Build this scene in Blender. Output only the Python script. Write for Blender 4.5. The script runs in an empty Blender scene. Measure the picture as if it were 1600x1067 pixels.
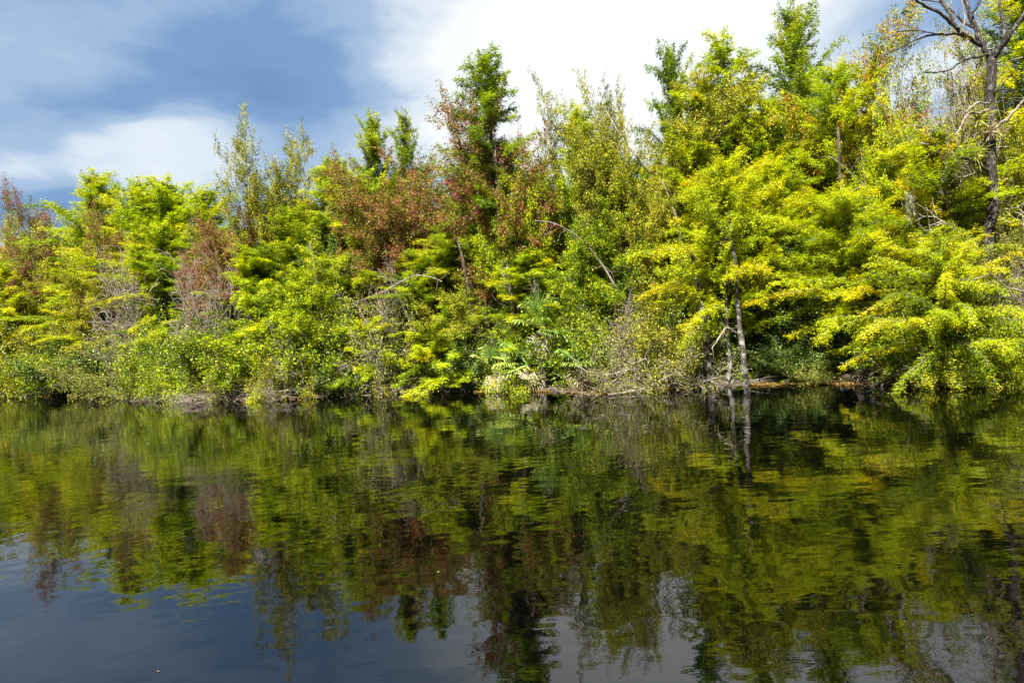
import bpy, math, random
import numpy as np
from mathutils import Vector, Matrix, Euler

# ------------------------------------------------------------------ camera
scene = bpy.context.scene
COL = scene.collection
R = math.radians
FPX = 1067.0            # focal length in photo pixels (photo 1600 x 1067)
CAMH = 2.5
cam_d = bpy.data.cameras.new('camera'); cam = bpy.data.objects.new('camera', cam_d); COL.objects.link(cam)
cam_d.sensor_width = 36.0; cam_d.lens = 36.0*FPX/1600.0
cam_d.clip_start = 0.05; cam_d.clip_end = 6000
ROT = Matrix.Rotation(R(90-1.6), 3, 'X') @ Matrix.Rotation(R(-4.2), 3, 'Z')
cam.matrix_world = Matrix.Translation((0, 0, CAMH)) @ ROT.to_4x4()
scene.camera = cam

def ray(px, py):
    return ROT @ Vector(((px-800)/FPX, -(py-533.5)/FPX, -1.0))
def at(px, py, D):
    """world point seen at photo pixel (px,py) whose distance along Y is D"""
    d = ray(px, py); return Vector((0, 0, CAMH)) + d*(D/d.y)

# ------------------------------------------------------------------ sun, exposure
SUN_EL, SUN_AZ = 56, 204          # azimuth clockwise from +Y: behind the viewer, a little left
sd = bpy.data.lights.new('sun', 'SUN'); sd.energy = 5.0; sd.angle = R(0.5); sd.color = (1.0, 0.95, 0.86)
so = bpy.data.objects.new('sun', sd); COL.objects.link(so)
sv = Vector((math.sin(R(SUN_AZ))*math.cos(R(SUN_EL)), math.cos(R(SUN_AZ))*math.cos(R(SUN_EL)), math.sin(R(SUN_EL))))
so.rotation_euler = sv.to_track_quat('Z', 'Y').to_euler()
so.location = (0, 0, 40)
scene.view_settings.view_transform = 'Standard'; scene.view_settings.look = 'None'
scene.cycles.diffuse_bounces = 2; scene.view_settings.gamma = 1; scene.view_settings.exposure = 2.1

# ------------------------------------------------------------------ world
w = bpy.data.worlds.new('World'); scene.world = w; w.use_nodes = True
nt = w.node_tree; nt.nodes.clear()
def N(t, **k):
    n = nt.nodes.new(t)
    for a, b in k.items(): setattr(n, a, b)
    return n
def link(a, b): nt.links.new(a, b)
def mth(op, a, b=None, c=None):
    n = N('ShaderNodeMath', operation=op)
    for i, x in enumerate((a, b, c)):
        if x is None: continue
        if isinstance(x, (int, float)): n.inputs[i].default_value = x
        else: link(x, n.inputs[i])
    return n.outputs[0]
out = N('ShaderNodeOutputWorld')
sky = N('ShaderNodeTexSky', sky_type='NISHITA', sun_disc=False, sun_elevation=R(SUN_EL), sun_rotation=R(SUN_AZ))
bg1 = N('ShaderNodeBackground'); bg1.inputs[1].default_value = 0.05; link(sky.outputs[0], bg1.inputs[0])
tc = N('ShaderNodeTexCoord')
nz = N('ShaderNodeTexNoise'); nz.inputs['Scale'].default_value = 2.2; nz.inputs['Detail'].default_value = 6; nz.inputs['Roughness'].default_value = .5
mp = N('ShaderNodeMapping'); mp.inputs['Scale'].default_value = (1, 1, 2.4)
link(tc.outputs['Generated'], mp.inputs[0]); link(mp.outputs[0], nz.inputs['Vector'])
sx = N('ShaderNodeSeparateXYZ'); link(tc.outputs['Generated'], sx.inputs[0])
sn = N('ShaderNodeSeparateColor'); link(nz.outputs['Color'], sn.inputs[0])
az = mth('ADD', mth('ARCTAN2', sx.outputs[0], sx.outputs[1]), mth('MULTIPLY', mth('SUBTRACT', sn.outputs[0], .5), .42))
el = mth('ADD', mth('ARCSINE', sx.outputs[2]), mth('MULTIPLY', mth('SUBTRACT', sn.outputs[1], .5), .22))
def azel(px, py):
    d = ray(px, py).normalized(); return math.atan2(d.x, d.y), math.asin(d.z)
nf = N('ShaderNodeTexNoise'); nf.inputs['Scale'].default_value = 7; nf.inputs['Detail'].default_value = 7; nf.inputs['Roughness'].default_value = .58; nf.inputs['Distortion'].default_value = .5
mp2 = N('ShaderNodeMapping'); mp2.inputs['Scale'].default_value = (1, 1, 2.6); link(tc.outputs['Generated'], mp2.inputs[0]); link(mp2.outputs[0], nf.inputs['Vector'])
val = mth('ADD', 0.50, mth('ADD', mth('MULTIPLY', mth('SUBTRACT', nz.outputs[0], .5), 1.0), mth('MULTIPLY', mth('SUBTRACT', nf.outputs[0], .5), .42)))
# cloud masses: (px, py, half width, half height in px, weight)  + bright, - dark
for px, py, sw, sh, wt in [(950, 70, 300, 190, .75), (1080, -120, 400, 200, .3), (60, 60, 200, 75, .22), (210, 215, 185, 36, .42),
                           (60, 245, 160, 28, .12), (330, 120, 260, 75, -.27), (560, 165, 220, 70, -.2), (70, 175, 130, 40, -.18), (60, 295, 200, 28, -.4),
                           (420, 290, 220, 50, -.24), (1330, 20, 190, 70, -.30), (350, 340, 300, 30, -.15), (1500, 40, 80, 60, -.3), (1420, 110, 90, 40, .45), (300, -300, 560, 200, -.32), (1250, -260, 420, 170, .5)]:
    a0, e0 = azel(px, py)
    da = mth('DIVIDE', mth('SUBTRACT', az, a0), sw/FPX); de = mth('DIVIDE', mth('SUBTRACT', el, e0), sh/FPX)
    q = mth('ADD', mth('MULTIPLY', da, da), mth('MULTIPLY', de, de))
    val = mth('ADD', val, mth('MULTIPLY', mth('POWER', 2.718, mth('MULTIPLY', q, -1.0)), wt))
rp = N('ShaderNodeValToRGB'); link(val, rp.inputs[0])
cr = rp.color_ramp; cr.interpolation = 'EASE'
cr.elements[0].position = 0.0; cr.elements[0].color = (.085, .155, .29, 1)
cr.elements[1].position = 1.0; cr.elements[1].color = (.53, .545, .545, 1)
for p, c in [(.25, (.11, .195, .34, 1)), (.5, (.215, .295, .41, 1)), (.75, (.43, .475, .52, 1))]:
    e = cr.elements.new(p); e.color = c
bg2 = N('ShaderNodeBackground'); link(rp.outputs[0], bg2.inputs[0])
# unseen sky overhead and behind the viewer is dimmed to deepen leaf shadows
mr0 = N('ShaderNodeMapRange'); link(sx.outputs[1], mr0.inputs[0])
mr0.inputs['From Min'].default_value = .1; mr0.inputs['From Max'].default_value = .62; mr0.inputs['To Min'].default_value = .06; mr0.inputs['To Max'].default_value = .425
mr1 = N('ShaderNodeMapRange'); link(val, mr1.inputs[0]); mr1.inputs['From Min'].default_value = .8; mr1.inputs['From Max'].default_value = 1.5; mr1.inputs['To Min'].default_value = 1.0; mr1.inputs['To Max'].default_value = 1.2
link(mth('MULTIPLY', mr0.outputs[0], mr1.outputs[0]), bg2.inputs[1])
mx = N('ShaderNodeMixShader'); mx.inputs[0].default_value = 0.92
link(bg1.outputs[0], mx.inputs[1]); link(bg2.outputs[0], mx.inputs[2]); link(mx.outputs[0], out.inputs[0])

# ------------------------------------------------------------------ materials
def mat(name):
    m = bpy.data.materials.new(name); m.use_nodes = True
    t = m.node_tree; t.nodes.clear()
    o = t.nodes.new('ShaderNodeOutputMaterial')
    return m, t, o
def ramp(t, cols):
    r = t.nodes.new('ShaderNodeValToRGB'); c = r.color_ramp
    c.elements[0].position = cols[0][0]; c.elements[0].color = (*cols[0][1], 1)
    c.elements[1].position = cols[-1][0]; c.elements[1].color = (*cols[-1][1], 1)
    for p, k in cols[1:-1]:
        e = c.elements.new(p); e.color = (*k, 1)
    return r
def leaf_mat(name, cols, trans=.36, gloss=.2):
    m, t, o = mat(name)
    a = t.nodes.new('ShaderNodeAttribute'); a.attribute_name = 'tint'
    oi = t.nodes.new('ShaderNodeObjectInfo')
    ad = t.nodes.new('ShaderNodeMath'); ad.operation = 'MULTIPLY_ADD'
    t.links.new(oi.outputs['Random'], ad.inputs[0]); ad.inputs[1].default_value = .14; ad.inputs[2].default_value = -.07
    s = t.nodes.new('ShaderNodeMath'); s.operation = 'ADD'
    t.links.new(a.outputs['Fac'], s.inputs[0]); t.links.new(ad.outputs[0], s.inputs[1])
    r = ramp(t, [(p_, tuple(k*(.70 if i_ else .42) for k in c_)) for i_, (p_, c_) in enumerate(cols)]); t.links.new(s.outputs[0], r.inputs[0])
    p = t.nodes.new('ShaderNodeBsdfPrincipled'); p.inputs['Roughness'].default_value = .5
    p.inputs['Specular IOR Level'].default_value = gloss
    tr = t.nodes.new('ShaderNodeBsdfTranslucent')
    g = t.nodes.new('ShaderNodeMixRGB'); g.blend_type = 'MULTIPLY'; g.inputs[0].default_value = 1; g.inputs[2].default_value = (1.25, 1.2, .6, 1)
    t.links.new(r.outputs[0], p.inputs['Base Color']); t.links.new(r.outputs[0], g.inputs[1]); t.links.new(g.outputs[0], tr.inputs[0])
    x = t.nodes.new('ShaderNodeMixShader'); x.inputs[0].default_value = trans
    t.links.new(p.outputs[0], x.inputs[1]); t.links.new(tr.outputs[0], x.inputs[2]); t.links.new(x.outputs[0], o.inputs[0])
    return m
B = .004
PAL = {
 'yellow':  leaf_mat('foliage_yellow', [(0, (.14, .24, B)), (.35, (.38, .50, B)), (.7, (.64, .70, B)), (.93, (.74, .66, B)), (1, (.66, .42, .01))]),
 'lime':    leaf_mat('foliage_lime', [(0, (.13, .24, B)), (.35, (.34, .48, B)), (.7, (.55, .63, B)), (1, (.70, .64, B))]),
 'green':   leaf_mat('foliage_green', [(0, (.06, .13, B)), (.35, (.19, .31, B)), (.7, (.36, .46, .006)), (1, (.55, .56, .02))]),
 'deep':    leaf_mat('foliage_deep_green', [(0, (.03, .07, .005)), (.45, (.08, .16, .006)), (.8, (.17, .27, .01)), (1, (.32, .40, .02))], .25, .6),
 'olive':   leaf_mat('foliage_olive', [(0, (.11, .13, .01)), (.4, (.30, .34, .012)), (.75, (.48, .48, .03)), (1, (.58, .46, .04))]),
 'red':     leaf_mat('foliage_red_brown', [(0, (.13, .18, .01)), (.3, (.34, .34, .02)), (.5, (.34, .19, .05)), (.78, (.27, .11, .06)), (1, (.36, .07, .08))]),
 'purple':  leaf_mat('foliage_purple', [(0, (.13, .16, .02)), (.3, (.30, .26, .05)), (.55, (.28, .12, .09)), (1, (.44, .06, .13))]),
 'orange':  leaf_mat('foliage_orange_green', [(0, (.14, .20, B)), (.5, (.44, .48, B)), (.75, (.58, .46, .01)), (.9, (.56, .26, .03)), (1, (.50, .12, .05))]),
 'pale':    leaf_mat('foliage_pale', [(0, (.16, .19, .02)), (.5, (.34, .37, .05)), (1, (.52, .50, .12))]),
 'litter':  leaf_mat('leaf_litter', [(0, (.10, .05, .015)), (.5, (.34, .18, .05)), (.8, (.42, .30, .08)), (1, (.30, .36, .03))], .1),
 'palm':    leaf_mat('palm_blade', [(0, (.08, .18, .03)), (.6, (.24, .40, .05)), (1, (.55, .60, .10))], .2, .7),
 'dead':    leaf_mat('dead_frond', [(0, (.30, .20, .10)), (.5, (.46, .35, .20)), (1, (.62, .56, .44))], .2),
 'moss':    leaf_mat('hanging_moss', [(0, (.16, .17, .10)), (1, (.42, .43, .28))], .2, .1),
}
def bark_mat(name, c0, c1, c2, white=0.0, sc=6.0):
    m, t, o = mat(name)
    tcn = t.nodes.new('ShaderNodeTexCoord'); mpn = t.nodes.new('ShaderNodeMapping'); mpn.inputs['Scale'].default_value = (1, 1, .22)
    n1 = t.nodes.new('ShaderNodeTexNoise'); n1.inputs['Scale'].default_value = sc*3; n1.inputs['Detail'].default_value = 5
    n2 = t.nodes.new('ShaderNodeTexNoise'); n2.inputs['Scale'].default_value = sc*.45; n2.inputs['Detail'].default_value = 4
    t.links.new(tcn.outputs['Object'], mpn.inputs[0]); t.links.new(mpn.outputs[0], n1.inputs['Vector']); t.links.new(tcn.outputs['Object'], n2.inputs['Vector'])
    r = ramp(t, [(.32, c0), (.52, c1), (.7, c2)]); t.links.new(n1.outputs[0], r.inputs[0])
    r2 = ramp(t, [(.56-white*.3, (0, 0, 0)), (.62-white*.3, (1, 1, 1))]); t.links.new(n2.outputs[0], r2.inputs[0])
    mxn = t.nodes.new('ShaderNodeMixRGB'); mxn.inputs[2].default_value = (.20, .20, .19, 1)
    ml = t.nodes.new('ShaderNodeMath'); ml.operation = 'MULTIPLY'; ml.inputs[1].default_value = .85 if white else .3
    src = r2.outputs[0]
    if white:      # lichen patches only on the lowest stretch of the trunk
        sp = t.nodes.new('ShaderNodeSeparateXYZ'); t.links.new(tcn.outputs['Object'], sp.inputs[0])
        mr = t.nodes.new('ShaderNodeMapRange'); mr.inputs['From Min'].default_value = 1.5; mr.inputs['From Max'].default_value = .5; mr.inputs['To Min'].default_value = 0; mr.inputs['To Max'].default_value = .13
        t.links.new(sp.outputs[2], mr.inputs[0])
        a_ = t.nodes.new('ShaderNodeMath'); a_.operation = 'ADD'; t.links.new(n2.outputs[0], a_.inputs[0]); t.links.new(mr.outputs[0], a_.inputs[1])
        t.links.new(a_.outputs[0], r2.inputs[0])
    t.links.new(src, ml.inputs[0]); t.links.new(ml.outputs[0], mxn.inputs[0]); t.links.new(r.outputs[0], mxn.inputs[1])
    p = t.nodes.new('ShaderNodeBsdfPrincipled'); p.inputs['Roughness'].default_value = .9; p.inputs['Specular IOR Level'].default_value = .2
    b = t.nodes.new('ShaderNodeBump'); b.inputs['Strength'].default_value = .6; b.inputs['Distance'].default_value = .02
    t.links.new(n1.outputs[0], b.inputs['Height']); t.links.new(b.outputs[0], p.inputs['Normal'])
    t.links.new(mxn.outputs[0], p.inputs['Base Color']); t.links.new(p.outputs[0], o.inputs[0])
    return m
BARK = {
 'grey':  bark_mat('bark_grey', (.05, .04, .032), (.12, .10, .08), (.20, .18, .15)),
 'dark':  bark_mat('bark_dark', (.03, .022, .018), (.08, .062, .05), (.15, .12, .10)),
 'white': bark_mat('bark_lichen_white', (.015, .012, .01), (.045, .037, .031), (.10, .088, .078), white=.02, sc=7),
 'pale':  bark_mat('dead_wood_pale', (.10, .075, .057), (.20, .165, .13), (.34, .30, .25)),
 'snag':  bark_mat('bark_snag', (.010, .008, .007), (.026, .020, .017), (.12, .105, .092), sc=11),
}

# ------------------------------------------------------------------ geometry buffer
class Geo:
    def __init__(s): s.V = []; s.F = []; s.T = []; s.n = 0
    def add(s, v, f, t):
        s.V.append(np.asarray(v, float)); s.F.append(np.asarray(f, int)+s.n); s.T.append(np.broadcast_to(np.asarray(t, float), (len(v),)).copy()); s.n += len(v)
    def tube(s, P, Rr, sides=5):
        P = np.asarray(P, float); Rr = np.asarray(Rr, float); n = len(P)
        T = np.gradient(P, axis=0); T /= np.linalg.norm(T, axis=1)[:, None]+1e-9
        ref = np.array([0, 0, 1.]) if abs(T[0][2]) < .8 else np.array([1., 0, 0])
        A = np.cross(T, ref); A /= np.linalg.norm(A, axis=1)[:, None]+1e-9
        C = np.cross(T, A)
        an = np.arange(sides)*2*math.pi/sides
        v = P[:, None, :]+Rr[:, None, None]*(np.cos(an)[None, :, None]*A[:, None, :]+np.sin(an)[None, :, None]*C[:, None, :])
        i = np.arange(n-1)[:, None]*sides; j = np.arange(sides)[None, :]; k = (j+1) % sides
        f = np.stack([i+j, i+k, i+sides+k, i+sides+j], -1).reshape(-1, 4)
        s.add(v.reshape(-1, 3), f, .5)
    def leaves(s, P, A, Nn, L, W, t):
        """rhombic leaves: base P, axis A, normal Nn"""
        n = len(P)
        if n == 0: return
        A = A/(np.linalg.norm(A, axis=1)[:, None]+1e-9)
        S = np.cross(A, Nn); S /= np.linalg.norm(S, axis=1)[:, None]+1e-9
        L = np.broadcast_to(L, (n,))[:, None]; W = np.broadcast_to(W, (n,))[:, None]
        v = np.stack([P, P+A*L*.45+S*W*.5, P+A*L, P+A*L*.45-S*W*.5], 1).reshape(-1, 3)
        f = np.arange(n*4).reshape(n, 4)
        s.add(v, f, np.repeat(np.broadcast_to(t, (n,)), 4))
    def mesh(s, name, m, smooth=False):
        V = np.concatenate(s.V); F = np.concatenate(s.F); T = np.concatenate(s.T)
        me = bpy.data.meshes.new(name)
        me.vertices.add(len(V)); me.vertices.foreach_set('co', V.ravel())
        me.loops.add(len(F)*4); me.loops.foreach_set('vertex_index', F.ravel())
        me.polygons.add(len(F)); me.polygons.foreach_set('loop_start', np.arange(len(F))*4); me.polygons.foreach_set('loop_total', np.full(len(F), 4))
        if smooth: me.polygons.foreach_set('use_smooth', np.ones(len(F), bool))
        a = me.attributes.new('tint', 'FLOAT', 'POINT'); a.data.foreach_set('value', T)
        me.update(calc_edges=True); me.materials.append(m)
        return me

def unit(v):
    v = np.asarray(v, float); return v/(np.linalg.norm(v)+1e-9)
def rvec(rng, n): return rng.normal(size=(n, 3))

# ------------------------------------------------------------------ recursive branching
def grow(rng, G, p, d, L, r, lvl, cfg, twigs):
    n = cfg['steps'][lvl]; P = [np.array(p, float)]; d = unit(d); c = P[0]
    for i in range(n):
        d = unit(d+rng.normal(size=3)*cfg['wob'][lvl]+np.array([0, 0, cfg['up'][lvl]]))
        c = c+d*L/n; P.append(c)
    P = np.array(P); last = lvl == cfg['depth']
    r1 = r*(.35 if not last else .4)
    Rr = np.linspace(r, max(r1, cfg.get('rmin', .004)), n+1)
    if lvl == 0 and cfg.get('flare'): Rr[0] *= cfg['flare']
    G.tube(P, Rr, (7, 5, 4, 3, 3)[lvl])
    if last:
        twigs.append((P, lvl)); return
    k = cfg['n'][lvl]
    for i in range(k):
        t = cfg['t0'][lvl]+(1-cfg['t0'][lvl])*(i+rng.uniform(.1, .9))/k
        q = t*n; a = min(int(q), n-1); f = q-a
        pos = P[a]*(1-f)+P[a+1]*f; dd = unit(P[a+1]-P[a])
        perp = np.cross(dd, unit(rng.normal(size=3))); perp = unit(perp)
        an = R(cfg['ang'][lvl])*rng.uniform(.7, 1.3)
        nd = dd*math.cos(an)+perp*math.sin(an)
        fall = 1-.15*t
        grow(rng, G, pos, nd, L*cfg['ratio'][lvl]*rng.uniform(.7, 1.2)*fall, max(Rr[a]*.55*rng.uniform(.7, 1), cfg.get('rmin', .004)), lvl+1, cfg, twigs)
    if cfg.get('cont', True):
        grow(rng, G, P[-1], d, L*cfg['ratio'][lvl]*1.0, Rr[-1], lvl+1, cfg, twigs)

def twig_leaves(rng, G, twigs, per, L, W, spread, up=.5, cl=.3, vtop=None):
    for P, lvl in twigs:
        k = rng.poisson(per)
        if k < 1: continue
        t = rng.uniform(.15, 1.0, k)*(len(P)-1); a = np.minimum(t.astype(int), len(P)-2); f = (t-a)[:, None]
        pos = P[a]*(1-f)+P[a+1]*f+rng.normal(size=(k, 3))*spread
        ax = unit(P[-1]-P[0])[None]*.6+rvec(rng, k)*.7+np.array([0, 0, -.1])
        nn = rvec(rng, k)*.7+np.array([0, -.15, up])
        b = np.clip(rng.normal(.45, cl*.6), 0, 1)
        s = rng.uniform(.7, 1.3, k)
        G.leaves(pos, ax, nn, L*s, W*s, np.clip(b+rng.normal(size=k)*cl*.5, 0.02, .98))

def bounds(g, upper=False):
    V = np.concatenate(g.V); r_ = np.hypot(V[:, 0], V[:, 1])
    if upper: r_ = r_[V[:, 2] > .62*V[:, 2].max()]
    rr = np.percentile(r_, 95)
    return float(np.percentile(V[:, 2], 98.4 if upper else 99.0)), float(rr*2)

LIB = {}; CNT = {}
def lib(kind, GT, GC, bark, pal, trunkname='trunk', crownname='crown'):
    H, W = bounds(GC if GC else GT, kind in ('leafy', 'sparse', 'upright', 'twiggy', 'cyp', 'cyptall', 'cypround'))
    if GC: H = max(H, 1); print(kind, GC.n//4, GT.n, round(H, 1), round(W, 1))
    LIB.setdefault(kind, []).append(dict(t=GT.mesh(trunkname, BARK[bark], True), c=GC.mesh(crownname, PAL[pal]) if GC else None, H=H, W=W, tn=trunkname, cn=crownname))

# ---- bald cypress: layered feathery branches
def cypress(kind, seed, H, W, base, nb, droop=.1, dens=1.0, prof=.55, spray=.55, pal='yellow', bark='grey', lean=.05, flat=.7, hang=.15, tr=.012, leaflet=.145, rise=0):
    rng = np.random.default_rng(seed); GT, GC = Geo(), Geo()
    n = 10; zz = np.linspace(0, H, n+1)
    X = np.cumsum(rng.normal(size=(n+1, 2))*lean*H/10, 0); X -= X[0]
    T = np.column_stack([X, zz]); RT = H*tr*(1-zz/H)**.8+.012; RT[0] *= 2.1; RT[1] *= 1.15
    GT.tube(T, RT, 8)
    def tp(t):
        q = t*n; a = min(int(q), n-1); f = q-a; return T[a]*(1-f)+T[a+1]*f
    ga = rng.uniform(0, 6.28)
    layer = 0
    for i in range(nb):
        t = base+(1-base)*((i+rng.uniform(0, .8))/nb)**.95
        u = (t-base)/(1-base)
        ga += 2.4+rng.normal()*.4
        Lb = W*.5*(min(1, (1-u)*1.35)**prof)*(.6+.4*min(1, u*4+.3))*rng.uniform(.3, 1.15)+.35
        elv = R(2+rise+(46-rise*.4)*u**1.4+rng.normal()*18)
        d = np.array([math.cos(ga)*math.cos(elv), math.sin(ga)*math.cos(elv), math.sin(elv)])
        m = 6; P = [tp(min(t, .995))]
        for j in range(m):
            d = unit(d+rng.normal(size=3)*.09+np.array([0, 0, -droop*(j/m)])); P.append(P[-1]+d*Lb/m)
        P = np.array(P); GT.tube(P, np.linspace(.008+Lb*.0065, .004, m+1), 4)
        bt = np.clip(rng.normal(.45, .24), .05, .8)
        ns = int(Lb/.07*dens)+6
        for k in range(ns):
            s = .12+.88*(k+rng.uniform())/ns
            q = s*m; a = min(int(q), m-1); f = q-a; o = P[a]*(1-f)+P[a+1]*f; ax = unit(P[a+1]-P[a])
            side = unit(np.cross(ax, [0, 0, 1.]))*(1 if k % 2 else -1)
            sl = spray*(1.05-.6*s)*rng.uniform(.4, 1.15)*min(1, .35+Lb/2.2)
            sd_ = unit(ax*.75+side*rng.uniform(.5, 1.1)+rng.normal(size=3)*.2+np.array([0, 0, -hang+rng.normal()*flat*1.1]))
            # spray axis droops toward its tip
            nl = max(8, int(sl/.0125)); r_ = (np.arange(nl)+.5)/nl
            pos = o+sd_*(r_*sl)[:, None]+np.array([0, 0, -1])*(r_**2*sl*hang*1.2)[:, None]+rng.normal(size=(nl, 3))*.04
            lat = unit(np.cross(sd_, [0, 0, 1.]))
            sg = np.where(np.arange(nl) % 2, 1, -1)[:, None]
            la = sd_*.8+lat*sg*.9+rng.normal(size=(nl, 3))*.25+np.array([0, 0, -hang*.8])
            nn = np.array([0, -.2, .9])+rng.normal(size=(nl, 3))*.55
            LL = (leaflet*(1-.35*r_))*rng.uniform(.7, 1.25, nl)
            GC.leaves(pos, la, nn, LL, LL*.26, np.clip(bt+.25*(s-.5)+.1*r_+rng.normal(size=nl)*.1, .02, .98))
            if sl > .25: GT.tube(np.array([o, o+sd_*sl*.8]), [.004, .003], 3)
    lib(kind, GT, GC, bark, pal)

def broad(kind, seed, H, spread, pal, bark='grey', per=9, leaf=.088, lw=.05, depth=3, n=(13, 9, 7), ang=(52, 44, 45), t0=.25, ls=.09, up0=.04, cl=.45, ratio=(.5, .5, .5), lup=.55, rmin=.004, wob=.1, lup1=.035):
    rng = np.random.default_rng(seed); GT, GC = Geo(), Geo(); tw = []
    cfg = dict(depth=depth, steps=(8, 5, 4, 3), wob=(wob*.55, wob*1.3, wob*1.6, wob*1.8), up=(up0, lup1, .03, .02), n=n, t0=(t0, .25, .2, 0), ang=ang, ratio=ratio, rmin=rmin, flare=1.5)
    grow(rng, GT, (0, 0, 0), (rng.normal()*.04, rng.normal()*.04, 1), H*.45, H*.011, 0, cfg, tw)
    twig_leaves(rng, GC, tw, per, leaf, lw, ls, up=lup, cl=cl)
    lib(kind, GT, GC, bark, pal)

def bush(kind, seed, H, Wd, pal, bark='grey', stems=11, per=14, leaf=.08, lw=.048, cl=.45, n=(9, 7), ls=.1, arch=-.03, bare=False, rmin=.004, r0=.03, lup=.6):
    rng = np.random.default_rng(seed); GT, GC = Geo(), Geo(); tw = []
    for i in range(stems):
        a = i*2.4+rng.normal()*.3; tilt = (i+.5)/stems
        hx = Wd*.5*tilt**.6*.75; L = math.hypot(hx, H*.8*(1-.45*tilt))
        d = np.array([math.cos(a)*hx, math.sin(a)*hx, H*.8*(1-.5*tilt)])
        o = np.array([math.cos(a), math.sin(a), 0])*rng.uniform(0, .12)*Wd
        cfg = dict(depth=2, steps=(6, 4, 3), wob=(.12, .2, .22), up=(arch, .02, .0), n=n, t0=(.12, .1, 0), ang=(50, 48, 0), ratio=(.42, .5, .5), rmin=rmin)
        grow(rng, GT, o, d, L*.95, r0, 0, cfg, tw)
    if not bare: twig_leaves(rng, GC, tw, per, leaf, lw, ls, up=lup, cl=cl)
    lib(kind, GT, None if bare else GC, bark, pal, 'stem' if not bare else 'twigs')

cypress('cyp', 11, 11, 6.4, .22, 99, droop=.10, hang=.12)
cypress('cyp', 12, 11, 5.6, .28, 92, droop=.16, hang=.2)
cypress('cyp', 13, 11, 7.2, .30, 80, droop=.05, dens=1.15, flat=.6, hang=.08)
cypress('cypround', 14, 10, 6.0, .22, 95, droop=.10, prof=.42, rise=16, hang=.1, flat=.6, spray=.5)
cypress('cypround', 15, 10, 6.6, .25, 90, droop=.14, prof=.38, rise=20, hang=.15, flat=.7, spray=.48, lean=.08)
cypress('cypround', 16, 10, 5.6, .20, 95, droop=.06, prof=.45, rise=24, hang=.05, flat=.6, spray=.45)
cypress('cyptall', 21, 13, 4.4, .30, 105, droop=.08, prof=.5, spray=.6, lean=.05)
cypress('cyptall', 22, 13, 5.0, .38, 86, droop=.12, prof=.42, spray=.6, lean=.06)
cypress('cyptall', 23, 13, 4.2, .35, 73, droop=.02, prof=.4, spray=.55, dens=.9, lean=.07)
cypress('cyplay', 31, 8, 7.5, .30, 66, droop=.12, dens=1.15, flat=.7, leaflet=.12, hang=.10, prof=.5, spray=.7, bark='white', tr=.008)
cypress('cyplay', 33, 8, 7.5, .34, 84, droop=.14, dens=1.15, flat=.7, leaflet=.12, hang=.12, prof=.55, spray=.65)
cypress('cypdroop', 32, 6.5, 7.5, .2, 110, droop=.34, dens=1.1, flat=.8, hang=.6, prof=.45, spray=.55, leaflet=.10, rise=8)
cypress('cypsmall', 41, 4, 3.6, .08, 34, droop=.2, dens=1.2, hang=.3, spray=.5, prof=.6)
V3 = dict(ratio=(1.15, .36, .46))
broad('leafy', 51, 9, 5, 'green', per=56, n=(5, 13, 8), ang=(34, 50, 45), t0=.3, **V3)
broad('leafy', 52, 9, 5, 'green', per=52, n=(6, 12, 8), ang=(40, 50, 45), t0=.25, **V3)
broad('leafy', 53, 8, 5, 'green', per=54, n=(7, 11, 8), ang=(46, 50, 45), t0=.2, **V3)
broad('sparse', 61, 12, 5, 'red', per=58, n=(5, 13, 8), t0=.35, ang=(30, 45, 45), leaf=.095, lw=.065, ls=.1, **V3)
broad('sparse', 62, 12, 5, 'red', per=58, n=(5, 13, 8), t0=.38, ang=(34, 45, 45), leaf=.095, lw=.065, ls=.1, **V3)
broad('upright', 71, 12, 3.4, 'olive', per=50, n=(5, 13, 6), t0=.35, lup1=.07, ang=(18, 36, 38), up0=.06, leaf=.095, lw=.045, ls=.08, ratio=(1.15, .26, .5))
broad('upright', 72, 12, 3.4, 'olive', per=40, n=(6, 11, 6), t0=.3, lup1=.07, ang=(24, 32, 36), up0=.06, leaf=.095, lw=.045, ls=.07, ratio=(1.2, .24, .5))
broad('twiggy', 81, 9, 5, 'pale', bark='pale', per=9, n=(6, 12, 8), t0=.25, ang=(38, 48, 45), leaf=.08, lw=.045, rmin=.006, wob=.14, **V3)
bush('bush', 91, 3.2, 4.4, 'green', per=19)
bush('bush', 92, 3.0, 4.8, 'green', per=19, arch=-.06, leaf=.08)
bush('bush', 93, 3.6, 4.0, 'green', per=16, leaf=.095, lw=.06)
bush('bush', 94, 2.8, 4.6, 'green', per=15, arch=-.08)
bush('lowbush', 96, 1.5, 2.6, 'lime', per=14, stems=9, n=(6, 5), r0=.014, leaf=.065, lw=.04)
bush('lowbush', 97, 1.4, 2.8, 'lime', per=12, stems=9, n=(6, 5), r0=.014, leaf=.065, lw=.035, arch=-.07)
bush('twigbush', 98, 2.4, 4.0, 'pale', bark='pale', per=9, stems=12, n=(7, 6), r0=.022, rmin=.006, leaf=.075, lw=.035, arch=-.09)
bush('dead', 99, 4.2, 3.6, 'pale', bark='pale', bare=True, stems=13, n=(11, 9), rmin=.0065, r0=.028, arch=.02)

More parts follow.
